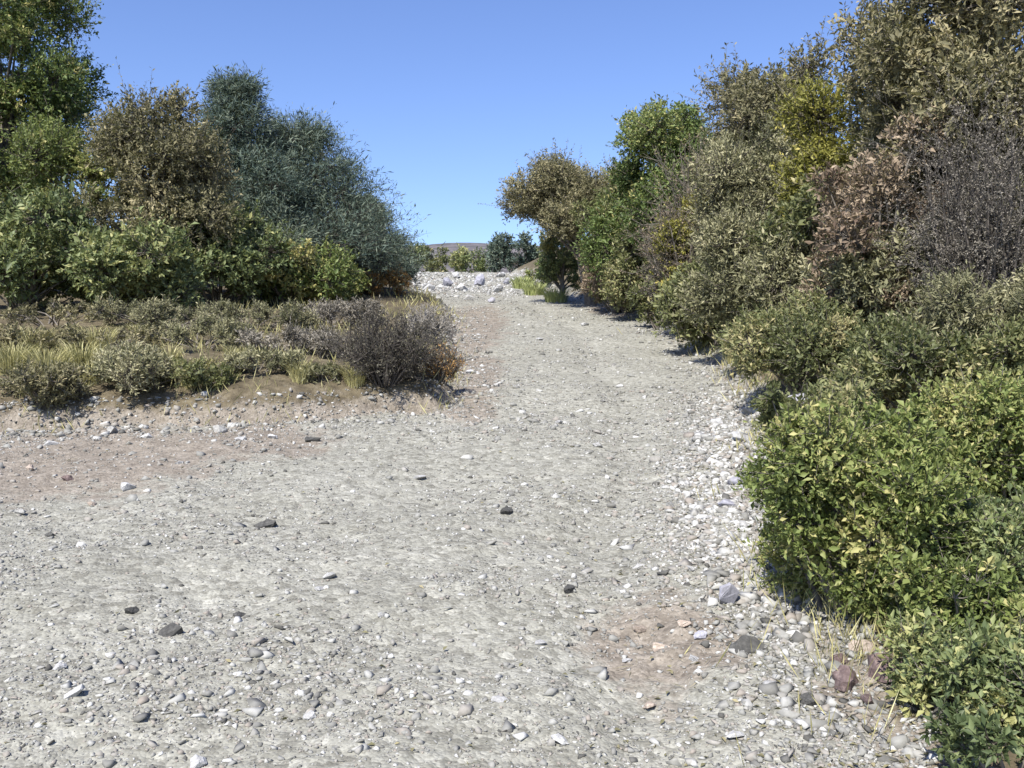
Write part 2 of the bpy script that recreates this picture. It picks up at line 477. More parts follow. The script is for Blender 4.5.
def lobes_for(rng, n, R, H, z0, shape):
    """centres and radii of the clumps that make an uneven crown"""
    C, r = [], []
    for i in range(n):
        a = i * 2.399963 + rng.normal(0, 0.35)
        u = (i + 0.5) / n
        if shape == 'cone':
            zz = z0 + (H - z0) * u ** 0.9
            rad_ = R * (1 - u) ** 0.85 * rng.uniform(0.35, 1.0)
            rl = R * (0.22 + 0.20 * (1 - u)) * rng.uniform(0.8, 1.2)
        elif shape == 'spread':
            zz = z0 + (H - z0) * (0.45 + 0.45 * rng.random())
            rad_ = R * math.sqrt(u) * rng.uniform(0.75, 1.05)
            zz -= (H - z0) * 0.35 * (rad_ / R) ** 2
            rl = R * 0.27 * rng.uniform(0.7, 1.25)
        else:
            zz = z0 + (H - z0) * (0.12 + 0.74 * u) + rng.normal(0, 0.05 * H)
            uu = (zz - z0) / (H - z0)
            prof = math.sqrt(max(0.05, 1 - (abs(uu - 0.38) / 0.68) ** 2.2))
            rad_ = R * prof * rng.uniform(0.35, 0.98)
            rl = min(R, (H - z0)) * 0.29 * rng.uniform(0.5, 1.5)
        C.append((rad_ * math.cos(a), rad_ * math.sin(a), zz)); r.append(rl)
    C, r = np.array(C), np.array(r)
    over = C[:, 2] + r * 0.85 - H
    C[:, 2] -= np.maximum(over, 0)
    under = z0 - (C[:, 2] - r * 0.9)
    C[:, 2] += np.maximum(under, 0) * 0.7
    return C, r

def foliage(rng, C, r, n_leaves, L, W, flat=1.0, twig=0.55, up=0.35, droop=0.0, tint0=0.45, tvar=0.2, lobe_t=0.22, tips=0.35, shoots=0.07):
    w8 = r ** 2; w8 = w8 / w8.sum()
    per = 14
    nt = max(20, n_leaves // per)
    li = rng.choice(len(C), nt, p=w8)
    u = unit(rng.normal(size=(nt, 3)))
    rr = r[li][:, None]
    s = rng.random((nt, 1)) ** 0.45
    sc = np.array([1, 1, flat])
    P0 = C[li] + u * rr * (s * 0.85) * sc
    D = unit(u * np.array([1, 1, flat]) * 0.8 + np.array([0, 0, up - droop]) + rng.normal(0, 0.35, (nt, 3)))
    TL = rr * twig * rng.uniform(0.45, 1.15, (nt, 1))
    shoot = rng.random((nt, 1)) < shoots
    TL = np.where(shoot, TL * rng.uniform(1.3, 2.1, (nt, 1)), TL)
    D = np.where(shoot, unit(D + np.array([0, 0, 0.3]) + rng.normal(0, 0.3, (nt, 3))), D)
    P1 = P0 + D * TL
    t = (np.arange(per) + 0.6)[None, :] / per + rng.normal(0, 0.04, (nt, per))
    t = np.clip(t, 0.02, 1.04)[..., None]
    P = P0[:, None] + (P1 - P0)[:, None] * t
    side = unit(rng.normal(size=(nt, per, 3)))
    ld = unit(D[:, None] * 0.55 + side * 0.85 + np.array([0, 0, 0.12 - droop]))
    P = P + side * 0.15 * L
    nn = unit(np.array([0, 0, 0.45]) + u[:, None] * 0.8 + rng.normal(0, 0.5, (nt, per, 3)))
    lt = rng.normal(0, lobe_t, len(C))[li][:, None]
    tt = tint0 + lt + rng.normal(0, tvar, (nt, per)) + tips * np.clip(t[..., 0] - 0.7, 0, 1)
    dead = (rng.random((nt, per)) < 0.012) | (rng.random((nt, 1)) < 0.02)
    tt = np.where(dead, 1.0, tt)
    sz = np.clip(np.exp(rng.normal(-0.05, 0.34, (nt, per))), 0.4, 1.9); Lr = L * sz; Wr = W * sz * rng.uniform(0.65, 1.2, (nt, per))
    order = np.argsort(~shoot[:, 0], kind='stable')
    P0, P1 = P0[order], P1[order]
    return (P.reshape(-1, 3), ld.reshape(-1, 3), nn.reshape(-1, 3), Lr.ravel(), Wr.ravel(), tt.ravel()), (P0, P1)

def make_plant(name, px, py_top, w_px, Y, species, label, cat, group, seed, shape='round', mat=None, wood='bark',
               lobes=14, leaf=0.03, leafw=0.5, lai=2.4, bare=0.10, tree=False, flat=1.0, twig=0.6, up=0.35, droop=0.0,
               lean=(0, 0), tint0=0.45, sink=0.03, nmax=90000, bulk=1.0, shoots=0.07):
    rng = np.random.default_rng(seed)
    X = at(px, Y)
    zb = float(height(np.array([X]), np.array([Y]), False)[0]) - sink
    H = max(0.15, z_at(py_top, Y) - zb)
    R = 0.5 * w_px / F_PX * Y
    root = bpy.data.objects.new(name, None)
    COL.objects.link(root)
    root.location = (X, Y, zb); root.empty_display_size = 0.2
    tag(root, label, cat, group)
    z0 = H * bare
    C, r = lobes_for(rng, lobes, R, H, z0, shape)
    # unevenness: one or two clumps left out and some pushed out
    if lobes > 9:
        keep = np.ones(len(C), bool); keep[rng.choice(len(C), max(1, lobes // 12), replace=False)] = False
        C, r = C[keep], r[keep]
    r = r * bulk
    C[:, 0] += lean[0] * (C[:, 2] / H) ** 1.5; C[:, 1] += lean[1] * (C[:, 2] / H) ** 1.5
    area = 4 * math.pi * (r ** 2).sum()
    nl = int(min(nmax, lai * area / (0.5 * leaf * leaf * leafw) * 0.5))
    lv, (T0, T1) = foliage(rng, C, r, nl, leaf, leaf * leafw, flat=flat, twig=twig, up=up, droop=droop, tint0=tint0, shoots=shoots)
    fm = leaves_mesh("crown" if tree else "foliage", *lv)
    # wood
    wd, tk = Wood(), Wood()
    zero = np.array([0.0, 0, -0.05])
    if tree:
        ht = H * (0.82 if shape == 'cone' else 0.55)
        top = np.array([lean[0] * (ht / H) ** 1.5 + rng.normal(0, 0.05 * R), lean[1] * (ht / H) ** 1.5 + rng.normal(0, 0.05 * R), ht])
        tp = curve(zero, top, rng, 9, 0.04)
        r0 = 0.022 * H + 0.02
        tr = np.linspace(r0 * 1.25, r0 * 0.35, 9); tr[0] *= 1.3
        tk.add(tube(tp, tr, 9))
        for c, rl in zip(C, r):
            k = int(np.clip(np.interp(c[2] * (0.9 if shape == 'cone' else 0.62), tp[:, 2], np.arange(9)), 1, 8))
            wd.add(tube(curve(tp[k], c, rng, 6, 0.08), np.linspace(tr[k] * 0.55, 0.006, 6), 5))
    else:
        for c, rl in zip(C, r):
            b = np.array([rng.normal(0, 0.07 * R), rng.normal(0, 0.07 * R), -0.04])
            wd.add(tube(curve(b, c, rng, 6, 0.10), np.linspace(0.008 + 0.010 * H, 0.003, 6), 5))
    # branchlets from each clump's middle out to its twigs
    nb = min(len(T0), 1500)
    ns = int(len(T0) * shoots)
    sel = np.unique(np.concatenate([np.arange(min(ns, 1500)), rng.choice(len(T0), nb, replace=False)])); nb = len(sel)
    near = np.argmin(((T0[sel][:, None] - C[None]) ** 2).sum(-1), 1)
    tr_ = 0.0012 + 0.0012 * min(Y, 14) / 6
    wd.add(prisms(C[near], T0[sel], np.full(nb, tr_ * 1.8), np.full(nb, tr_), 3))
    wd.add(prisms(T0[sel], T1[sel], np.full(nb, tr_), np.full(nb, tr_ * 0.4), 3))
    if tree:
        link("trunk", tk.mesh("trunk"), M[wood], root)
        link("limbs", wd.mesh("limbs"), M[wood], root)
        link("crown", fm, M[mat], root)
    else:
        link("stems", wd.mesh("stems"), M[wood], root)
        link("foliage", fm, M[mat], root)
    return root

def bare_shrub(name, px, py_top, w_px, Y, label, cat, group, seed, wood='bark', leafmat=None, n_leaf=4000, dens=46, sink=0.02):
    """a twiggy bush: many forked bare branches with a few dry leaves"""
    rng = np.random.default_rng(seed)
    X = at(px, Y)
    zb = float(height(np.array([X]), np.array([Y]), False)[0]) - sink
    H = max(0.15, z_at(py_top, Y) - zb); R = 0.5 * w_px / F_PX * Y
    root = bpy.data.objects.new(name, None); COL.objects.link(root)
    root.location = (X, Y, zb); tag(root, label, cat, group)
    rmin = 0.0009 * max(1, Y / 5)
    wd = Wood()
    P, D, L = [], [], []
    for i in range(dens):
        a = rng.random() * 6.283; u = math.sqrt(rng.random())
        d = unit(np.array([math.cos(a) * u * R, math.sin(a) * u * R, H * (0.95 - 0.45 * u ** 2)]) + rng.normal(0, 0.05 * H, 3))
        ln = math.hypot(R * u, H * (0.95 - 0.45 * u * u)) * rng.uniform(0.7, 1.05)
        b = np.array([math.cos(a) * u * R * 0.25, math.sin(a) * u * R * 0.25, -0.03])
        pts = curve(b, b + d * ln, rng, 6, 0.06)
        wd.add(tube(pts, np.linspace(0.007 * H + 0.004, rmin * 1.5, 6), 5))
        for k in range(9):
            t = rng.uniform(0.25, 0.95); j = t * 5; i0 = int(j)
            q = pts[i0] + (pts[min(i0 + 1, 5)] - pts[i0]) * (j - i0)
            P.append(q); D.append(unit(d + rng.normal(0, 0.55, 3))); L.append(ln * 0.38 * rng.uniform(0.5, 1.1))
    P, D, L = np.array(P), np.array(D), np.array(L)
    Q = P + D * L[:, None]
    wd.add(prisms(P, Q, np.full(len(P), rmin * 2.2), np.full(len(P), rmin), 4))
    m = 6
    t = rng.uniform(0.2, 1, (len(P), m, 1))
    p2 = (P[:, None] + (Q - P)[:, None] * t).reshape(-1, 3)
    d2 = unit(np.repeat(D, m, 0) + rng.normal(0, 0.7, (len(P) * m, 3)))
    q2 = p2 + d2 * (np.repeat(L, m) * rng.uniform(0.25, 0.55, len(P) * m))[:, None]
    wd.add(prisms(p2, q2, np.full(len(p2), rmin * 1.2), np.full(len(p2), rmin * 0.6), 3))
    link("branches", wd.mesh("branches"), M[wood], root)
    if leafmat:
        k = rng.integers(0, len(p2), n_leaf)
        lp = p2[k] + (q2 - p2)[k] * rng.random((n_leaf, 1))
        sz = 0.010 + 0.0016 * Y
        fm = leaves_mesh("foliage", lp, unit(rng.normal(0, 1, (n_leaf, 3)) + d2[k] * 0.6), unit(rng.normal(0, 1, (n_leaf, 3)) + [0, 0, 0.6]),
                         sz * rng.uniform(0.6, 1.3, n_leaf), sz * 0.45 * rng.uniform(0.7, 1.2, n_leaf), rng.normal(0.45, 0.22, n_leaf))
        link("foliage", fm, M[leafmat], root)
    return root

def grass_tuft(px, Y, h, spread, n, label, group, seed, mat='straw', name="grass_tuft"):
    rng = np.random.default_rng(seed)
    X = at(px, Y)
    a = rng.random(n) * 6.283; u = rng.random(n) ** 0.6 * spread
    bx, by = np.cos(a) * u * 0.55, np.sin(a) * u * 0.55
    z0 = h1(X, Y)
    bz = height(bx + X, by + Y) - z0 - 0.01
    hh = h * rng.uniform(0.45, 1.1, n)
    out = np.stack([np.cos(a), np.sin(a), np.zeros(n)], 1) * (0.25 + 0.5 * rng.random((n, 1))) + rng.normal(0, 0.16, (n, 3)) * [1, 1, 0]
    P = np.stack([bx, by, bz], 1)
    wd = (0.0018 + 0.00055 * Y) * rng.uniform(0.7, 1.3, n)
    sd = unit(np.stack([-np.sin(a), np.cos(a), np.zeros(n)], 1) + rng.normal(0, 0.5, (n, 3)) * [1, 1, 0])
    rows = []
    for t, ww in ((0, 1.0), (0.4, 0.85), (0.75, 0.55), (1.0, 0.08)):
        c = P + out * (hh[:, None] * t ** 1.9 * 0.9) + np.array([0, 0, 1.0]) * (hh[:, None] * (t - 0.25 * t ** 3))
        rows += [c - sd * wd[:, None] * ww / 2, c + sd * wd[:, None] * ww / 2]
    V = np.stack(rows, 1).reshape(-1, 3)
    b = np.arange(n)[:, None] * 8
    F = np.concatenate([np.stack([b[:, 0] + 2 * i, b[:, 0] + 2 * i + 1, b[:, 0] + 2 * i + 3, b[:, 0] + 2 * i + 2], 1) for i in range(3)])
    me = np_mesh(name, V, F, dict(tint=np.repeat(np.clip(rng.normal(0.45, 0.22, n), 0, 1), 8)))
    o = link(name, me, M[mat]); o.location = (X, Y, z0)
    tag(o, label, "grass tuft", group)
    return o

SP = dict(      # species: leaf shape and habit
    fresh=dict(mat='fresh', leaf=0.0245, leafw=0.50, lai=2.3, lobes=34, nmax=120000, shoots=0.12, twig=0.6),
    fresh_far=dict(mat='fresh', leaf=0.05, leafw=0.55, lai=2.3, lobes=18, twig=0.6),
    olive=dict(mat='olive', leaf=0.036, leafw=0.42, lai=2.4, lobes=20, twig=0.65),
    olive_far=dict(mat='olive', leaf=0.06, leafw=0.45, lai=2.2, lobes=20, twig=0.65),
    grey=dict(mat='greygreen', leaf=0.034, leafw=0.30, lai=2.2, lobes=20, twig=0.75, up=0.6),
    grey_far=dict(mat='greygreen', leaf=0.055, leafw=0.34, lai=2.2, lobes=20, twig=0.75, up=0.6),
    dark=dict(mat='dark', leaf=0.025, leafw=0.5, lai=2.4, lobes=22, twig=0.6),
    dark_far=dict(mat='dark', leaf=0.065, leafw=0.5, lai=2.2, lobes=22, twig=0.6),
    mid_far=dict(mat='mid', leaf=0.06, leafw=0.5, lai=2.2, lobes=22, twig=0.6),
    yellow=dict(mat='yellow', leaf=0.05, leafw=0.45, lai=2.2, lobes=16, twig=0.65),
    brown=dict(mat='brown', leaf=0.055, leafw=0.42, lai=2.0, lobes=20, twig=0.7),
    red=dict(mat='red', leaf=0.05, leafw=0.42, lai=1.7, lobes=16, twig=0.75),
    rust=dict(mat='rust', leaf=0.05, leafw=0.4, lai=1.9, lobes=12, twig=0.75, up=0.6),
    pine=dict(mat='pine', leaf=0.085, leafw=0.17, lai=2.1, bulk=1.15, lobes=40, twig=0.85, flat=0.36, shoots=0.0, up=0.25, wood='darkbark'),
)
_seed = [100]
def plant(name, px, py_top, w_px, Y, sp, label, cat, group, **kw):
    _seed[0] += 7
    if group == GR and Y > 6: px += 0.13 * w_px; w_px *= 1.14      # neighbours grow into each other
    a = dict(SP[sp]); a.update(kw)
    return make_plant(name, px, py_top, w_px, Y, sp, label, cat, group, _seed[0], **a)

GR, GL, GB = "shrubs on the right bank", "trees on the left rise", "low scrub on the left bank"

# ---- right bank, near to far
plant("leafy_bush", 850, 398, 225, 4.1, "fresh", "bright fresh-green bush at the right edge of the path, nearest to the camera", "bush", GR, bare=0.04)
plant("leafy_bush", 1000, 385, 210, 4.9, "fresh", "yellow-tipped green bush at the right picture edge, above the dark low shrub", "bush", GR, tint0=0.58)
plant("low_shrub", 975, 632, 175, 3.2, "dark", "dark green low shrub in the bottom right corner on reddish soil", "shrub", GR, bare=0.03, lobes=24)
plant("low_shrub", 1000, 505, 190, 4.0, "dark", "dark green shrub at the right picture edge, under the yellow-tipped bush", "shrub", GR, bare=0.03, lobes=18, tint0=0.35)
plant("low_shrub", 1010, 700, 130, 2.75, "dark", "blackish green sprig at the very bottom right corner of the picture", "shrub", GR, bare=0.03, lobes=10, tint0=0.22)
plant("low_shrub", 925, 560, 110, 3.95, "olive", "small dull olive shrub at the right foot of the nearest bright green bush", "shrub", GR, bare=0.03, lobes=14)
plant("leafy_bush", 955, 560, 150, 3.6, "fresh", "green bush between the nearest bright bush and the low corner shrub", "bush", GR, tint0=0.28, bare=0.02)
plant("leafy_bush", 908, 440, 120, 4.7, "fresh", "green bush filling the gap between the two bright green bushes", "bush", GR, tint0=0.36, bare=0.04)
plant("leafy_bush", 815, 372, 110, 6.0, "olive", "small olive-green bush leaning over the pale rubble at the path edge", "bush", GR, bare=0.03)
plant("olive_shrub", 905, 325, 190, 6.6, "olive", "wide olive shrub just behind the bright green bushes", "shrub", GR)
plant("olive_shrub", 1015, 262, 200, 6.6, "grey", "grey-olive shrub at the right picture edge under the bare purple-grey thicket", "shrub", GR)
plant("olive_shrub", 790, 300, 130, 8.6, "olive", "rounded olive shrub beside the path bend, above the pale rubble", "shrub", GR, bare=0.03)
plant("olive_shrub", 762, 318, 85, 10.4, "olive", "low olive shrub touching the gravel where the path starts to narrow", "shrub", GR, bare=0.02)
plant("olive_shrub", 878, 238, 150, 9.0, "grey_far", "tall grey-green shrub standing in the middle of the right slope", "shrub", GR)
plant("olive_shrub", 708, 262, 100, 13.4, "olive_far", "dense dark-olive shrub overhanging the right edge of the upper path", "shrub", GR, bare=0.02)
plant("olive_shrub", 765, 212, 140, 11.8, "grey_far", "grey-green dome shrub above the path bend on the right slope", "shrub", GR)
plant("olive_shrub", 652, 282, 55, 17.0, "olive_far", "small olive shrub at the right rim of the upper path", "shrub", GR, bare=0.02)
plant("red_shrub", 606, 252, 62, 20.5, "red", "low reddish-brown shrub at the top right of the path", "shrub", GR, bare=0.02)
plant("olive_shrub", 690, 196, 95, 15.5, "yellow", "yellow-green shrub low in front of the green dome tree", "shrub", GR)
plant("olive_shrub", 610, 172, 78, 20.2, "olive_far", "tall olive shrub right behind the leaning brownish tree", "shrub", GR)
plant("olive_shrub", 640, 222, 80, 18.5, "olive_far", "mid-olive shrub between the reddish shrub and the yellow-green one", "shrub", GR)
bare_shrub("twiggy_shrub", 692, 232, 80, 15.4, "grey leafless twiggy shrub in the hollow of the right slope", "shrub", GR, 901, 'darkbark', 'greytwig', 6000)
plant("round_tree", 668, 108, 140, 19.0, "mid_far", "dome-shaped green tree on the right skyline", "tree", "trees on the right slope", tree=True, bare=0.15, lobes=32)
bare_shrub("twiggy_shrub", 690, 146, 74, 15.2, "pinkish-brown half-dry shrub in front of the dome-shaped green tree", "shrub", GR, 911, 'bark', 'red', 11000)
plant("leaning_tree", 592, 150, 135, 22.5, "brown", "brownish small tree leaning left over the path from the right skyline", "tree", "trees on the right slope", tree=True, bare=0.36, lean=(-0.85, 0), shape='spread', lobes=34, flat=0.7, shoots=0.12)
plant("round_tree", 562, 222, 44, 24.5, "dark_far", "small dark bush-like tree under the leaning brownish tree", "tree", "trees on the right slope", tree=True, bare=0.15)
plant("thin_tree", 772, 58, 150, 15.0, "brown", "thin-topped olive-brown tree with sky showing through on the right skyline", "tree", "trees on the right slope", tree=True, bare=0.22, lai=1.5, lobes=38)
plant("olive_shrub", 758, 120, 120, 13.6, "grey_far", "grey-olive tall shrub below the thin-topped tree", "shrub", GR)
plant("olive_shrub", 842, 66, 140, 11.8, "yellow", "tall yellow-green shrub on the right skyline beside the thin-topped tree", "shrub", GR, lobes=22)
plant("red_shrub", 866, 122, 120, 8.8, "red", "large reddish-brown half-dry shrub high on the right slope", "shrub", GR, lobes=20)
plant("olive_shrub", 818, 168, 110, 10.9, "olive_far", "olive shrub left of the large reddish-brown shrub", "shrub", GR)
plant("tall_tree", 958, -60, 225, 9.4, "brown", "tall olive-brown tree reaching out of the picture at the top right", "tree", "trees on the right slope", tree=True, bare=0.2, lobes=34, lai=2.2)
plant("olive_shrub", 930, 40, 120, 10.3, "olive_far", "olive shrub under the left side of the tall olive-brown tree", "shrub", GR, lobes=22)
bare_shrub("twiggy_thicket", 985, 92, 130, 7.8, "bare purple-grey twiggy thicket at the right picture edge", "shrub", GR, 921, 'darkbark', 'greytwig', 26000, dens=42)
plant("olive_shrub", 1035, 60, 150, 9.0, "olive_far", "dark olive shrub behind the bare purple-grey thicket", "shrub", GR, lobes=22, tint0=0.3)

# ---- left rise
plant("broad_tree", -2, -60, 165, 17.5, "mid_far", "tall green tree cut by the top left corner", "tree", GL, tree=True, bare=0.1, lobes=60, lai=3.0, nmax=130000)
plant("broad_tree", 78, 118, 130, 15.8, "fresh_far", "yellow-green bushy tree in front of the tall one on the left", "tree", GL, tree=True, bare=0.1, tint0=0.4)
plant("broad_tree", 152, 94, 150, 15.2, "brown", "olive-brown round tree between the yellow-green tree and the dark conifers", "tree", GL, tree=True, bare=0.12, lobes=28, tint0=0.4)
plant("conifer", 236, 74, 150, 18.2, "pine", "dark conifer with the highest tip in the left group", "tree", GL, tree=True, shape='cone', bare=0.06, lobes=46)
plant("conifer", 300, 118, 205, 19.6, "pine", "blue-green conifer with long level branches sloping down to the path gap", "tree", GL, tree=True, shape='cone', bare=0.05, lobes=52)
plant("conifer", 362, 196, 92, 23.0, "pine", "smallest blue-green conifer, nearest to the gap in the skyline", "tree", GL, tree=True, shape='cone', bare=0.04, lobes=30)
plant("dark_shrub", 22, 196, 140, 13.4, "dark_far", "dark green shrub at the left picture edge under the tall tree", "shrub", GL)
plant("dark_shrub", 128, 232, 130, 13.6, "dark_far", "dark green shrub below the olive-brown round tree", "shrub", GL, tint0=0.55)
plant("dark_shrub", 218, 205, 120, 15.6, "dark_far", "green shrub under the dark conifer with the highest tip", "shrub", GL, tint0=0.36)
plant("dark_shrub", 292, 248, 110, 16.4, "mid_far", "low green shrub at the foot of the blue-green conifer", "shrub", GL, tint0=0.6)
plant("pale_shrub", 338, 262, 60, 18.5, "lime_far" if "lime_far" in SP else "fresh_far", "pale green low bush left of the rusty dry bush", "bush", GL, tint0=0.6, bare=0.02)
plant("rusty_bush", 388, 268, 58, 20.6, "rust", "rusty orange dry bush beside the top of the path", "bush", GB, bare=0.02)

# ---- left bank scrub
for px, top, w_, Y, sp, lb, kw in [
        (55, 304, 170, 12.2, "brown", "brownish scrub cushion at the left picture edge behind the yellow grass", dict(tint0=0.5)),
        (165, 302, 150, 12.0, "grey", "grey-olive scrub cushion below the olive-brown tree", {}),
        (255, 306, 140, 12.8, "grey", "grey-olive scrub cushion below the dark conifers", dict(tint0=0.38)),
        (335, 303, 120, 14.0, "grey", "silvery grey scrub behind the dark twiggy bush", dict(mat="greytwig", tint0=0.7)),
        (104, 328, 130, 10.4, "brown", "dry brown-grey scrub in the second row, behind the pale overhanging one", dict(tint0=0.62, lai=1.5)),
        (205, 322, 120, 10.8, "grey", "dull grey-olive scrub in the middle of the left bank", dict(tint0=0.5)),
        (296, 330, 100, 10.6, "grey", "grey scrub touching the left side of the dark twiggy bush", dict(mat="greytwig", tint0=0.6)),
        (15, 330, 110, 9.8, "brown", "tawny scrub behind the brown dry one at the left picture edge", dict(tint0=0.6, lai=1.6)),
        (135, 350, 84, 8.75, "grey", "pale grey-green scrub overhanging the earth bank, nearer the left edge", dict(tint0=0.6)),
        (200, 362, 70, 8.9, "olive", "small green scrub overhanging the middle of the earth bank", dict(tint0=0.5)),
        (262, 352, 84, 9.35, "grey", "grey-green scrub on the rim of the bank, left of the dark twiggy bush", dict(tint0=0.45)),
        (322, 372, 46, 9.3, "grey", "smallest grey scrub, at the left foot of the dark twiggy bush", dict(tint0=0.3)),
        (40, 362, 90, 8.3, "brown", "brown dry scrub at the left picture edge on the earth bank", dict(lai=1.6))]:
    plant("scrub_cushion", px, top, w_, Y, sp, lb, "scrub", GB, bare=0.04, leaf=0.034, shoots=0.14, **kw)
bare_shrub("twiggy_bush", 384, 310, 88, 9.4, "dark grey twiggy bush on the left rim where the path narrows", "bush", GB, 931, 'darkbark', 'drydark', 9000, dens=95)
bare_shrub("twiggy_bush", 440, 344, 38, 9.9, "small rusty-brown twiggy bush right of the dark grey one", "bush", GB, 941, 'bark', 'rust', 2600, dens=44)
bare_shrub("twiggy_bush", 425, 300, 50, 12.6, "thin grey stalks rising behind the dark grey bush", "bush", GB, 951, 'palebark', 'greytwig', 900, dens=36)

# ---- crest
plant("crest_shrub", 430, 250, 42, 40.5, "olive_far", "low olive shrub on the crest left of the pale boulder", "shrub", "shrubs on the crest", leaf=0.09, bare=0.02, lobes=10)
plant("crest_shrub", 468, 248, 46, 42.0, "dark_far", "dark shrub in the middle of the crest against the far hill", "shrub", "shrubs on the crest", leaf=0.09, bare=0.02, lobes=10)
plant("crest_shrub", 515, 236, 60, 40.0, "dark_far", "blue-green bush on the crest right of the pale boulder", "shrub", "shrubs on the crest", leaf=0.09, bare=0.02, lobes=14, mat="pine")
plant("crest_shrub", 405, 246, 40, 36.0, "dark_far", "dark green bush at the left end of the crest above the rusty bush", "shrub", "shrubs on the crest", leaf=0.085, bare=0.02, lobes=10)
plant("crest_shrub", 545, 262, 40, 30.0, "mid_far", "green low bush on the right rim of the path below the crest", "shrub", "shrubs on the crest", leaf=0.075, bare=0.02, lobes=10)

# ---- grass tufts
_gl = [(12, 8.9, "yellow grass tuft at the very left edge of the picture"), (48, 8.8, "yellow grass tuft with the thickest blades on the left bank"),
       (82, 9.1, "yellow grass tuft right of the brown dry scrub"), (30, 9.8, "yellow grass tuft growing behind the brown dry scrub"),
       (96, 10.2, "yellow grass tuft at the foot of the grey-olive cushion")]
for i, (px, Y, lb) in enumerate(_gl):
    grass_tuft(px, Y, 0.38, 0.26, 420, lb, "yellow grass on the left bank", 700 + i)
for i, (px, Y, lb) in enumerate([(534, 26.5, "pale green grass tuft on the right rim just below the crest"), (556, 24.5, "pale green grass tuft nearer the reddish-brown shrub"),
                                 (522, 29.5, "pale green grass tuft highest up at the path rim")]):
    grass_tuft(px, Y, 0.5, 0.5, 420, lb, "pale green grass at the path top", 720 + i, 'lime')
for i, (px, Y, lb) in enumerate([(170, 9.6, "straw tuft between the pale grey-green scrub and the small green one"), (238, 9.7, "straw tuft between the small green scrub and the grey-green one"), (88, 8.75, "straw tuft between the brown dry scrub and the pale grey-green one"), (140, 11.2, "straw tuft above the pale grey-green scrub"), (300, 9.2, "thin straw tuft at the foot of the grey scrub on the bank"), (190, 8.9, "thin straw tuft under the small green scrub"),
                                 (800, 5.4, "straw tuft between the pale rubble and the bright green bush"),
                                 (735, 11.6, "straw tuft under the low olive shrub at the path bend"), (355, 9.3, "straw tuft left of the dark twiggy bush")]):
    grass_tuft(px, Y, 0.27, 0.17, 200, lb, "dry straw tufts along the path and bank", 740 + i)

# ------------------------------------------------------------------ stones
def hull_stone(rng, n=14, flat=0.65, detail=False):
    bm = bmesh.new()
    P = rng.normal(size=(n, 3)); P = unit(P) * rng.uniform(0.75, 1.0, (n, 1)) * np.array([1, rng.uniform(0.6, 0.95), flat * rng.uniform(0.75, 1.15)])
    for p in P: bm.verts.new(p)
    r = bmesh.ops.convex_hull(bm, input=bm.verts)
    loose = [v for v in bm.verts if not v.link_faces]
    bmesh.ops.delete(bm, geom=loose, context='VERTS')
    if detail:
        bmesh.ops.bevel(bm, geom=list(bm.edges), offset=0.035, segments=2, affect='EDGES', profile=0.6)
        bmesh.ops.triangulate(bm, faces=bm.faces)
        bmesh.ops.subdivide_edges(bm, edges=[e for e in bm.edges if e.calc_length() > 0.25], cuts=1, use_grid_fill=False)
        bmesh.ops.triangulate(bm, faces=bm.faces)
        for v in bm.verts:
            k = fbm(np.array([v.co.x * 2.3 + v.co.z]), np.array([v.co.y * 2.3 - v.co.z * 1.7]), 90, 3)[0]
            v.co += v.co.normalized() * k * 0.30
    else:
        bmesh.ops.triangulate(bm, faces=bm.faces)
    bmesh.ops.recalc_face_normals(bm, faces=bm.faces)
    return bm

rngS = np.random.default_rng(5)
STONES = {}
for mk in ("palestone", "greystone", "darkstone", "lilacstone", "redstone", "sandstone"):
    STONES[mk] = []
    for k in range(4):
        bm = hull_stone(rngS, 15, 0.62, True)
        me = bpy.data.meshes.new("stone"); bm.to_mesh(me); bm.free()
        me.materials.append(M[mk]); STONES[mk].append(me)

def stone(px, Y, w_px, mk, label, group, name="stone", cat="stone", tall=1.0, lift=0.12):
    X = at(px, Y); s = 0.5 * w_px / F_PX * Y
    o = bpy.data.objects.new(name, STONES[mk][rngS.integers(0, 4)])
    COL.objects.link(o)
    z = float(height(np.array([X]), np.array([Y]))[0])
    o.location = (X, Y, z + s * lift * tall)
    o.scale = (s, s * rngS.uniform(0.75, 1.1), s * tall * rngS.uniform(0.85, 1.1))
    o.rotation_euler = (rngS.normal(0, 0.2), rngS.normal(0, 0.2), rngS.random() * 6.28)
    tag(o, label, cat, group)
    return o

def Yof(py):      # ground distance on the open path for a picture row
    ys = np.arange(2.6, 39, 0.02)
    zz = np.interp(ys, _ty, _tz)
    row = 384 - (zz - CAM_Z) / ys * F_PX
    return float(np.interp(-py, -row, ys))

# dark stones lying on the pale gravel
for px, py, w_, lb in [(170, 634, 34, "dark flat stone on the gravel in the left foreground"), (266, 519, 28, "dark stone on the gravel below the earth bank"),
                       (505, 507, 24, "dark stone near the middle of the path"), (568, 591, 24, "dark stone below the path middle, left of the sandy earth patch"),
                       (750, 652, 48, "largest dark stone, below the lilac stone on the right"), (240, 612, 18, "small dark stone between the two dark stones on the left"),
                       (312, 437, 20, "dark stone at the foot of the grey scrub on the bank"), (132, 614, 22, "small dark stone just above the flat one on the left")]:
    stone(px, Yof(py), w_, "darkstone", lb, "dark stones on the path", tall=0.8)
stone(727, Yof(606), 34, "lilacstone", "lilac-grey upright stone left of the bright green bush", "lilac stones", tall=1.3, lift=0.4)
stone(700, Yof(640), 20, "lilacstone", "small lilac-grey stone between the sandy patch and the largest dark stone", "lilac stones")
stone(806, Yof(560), 26, "lilacstone", "lilac-grey stone half under the bright green bush", "lilac stones")

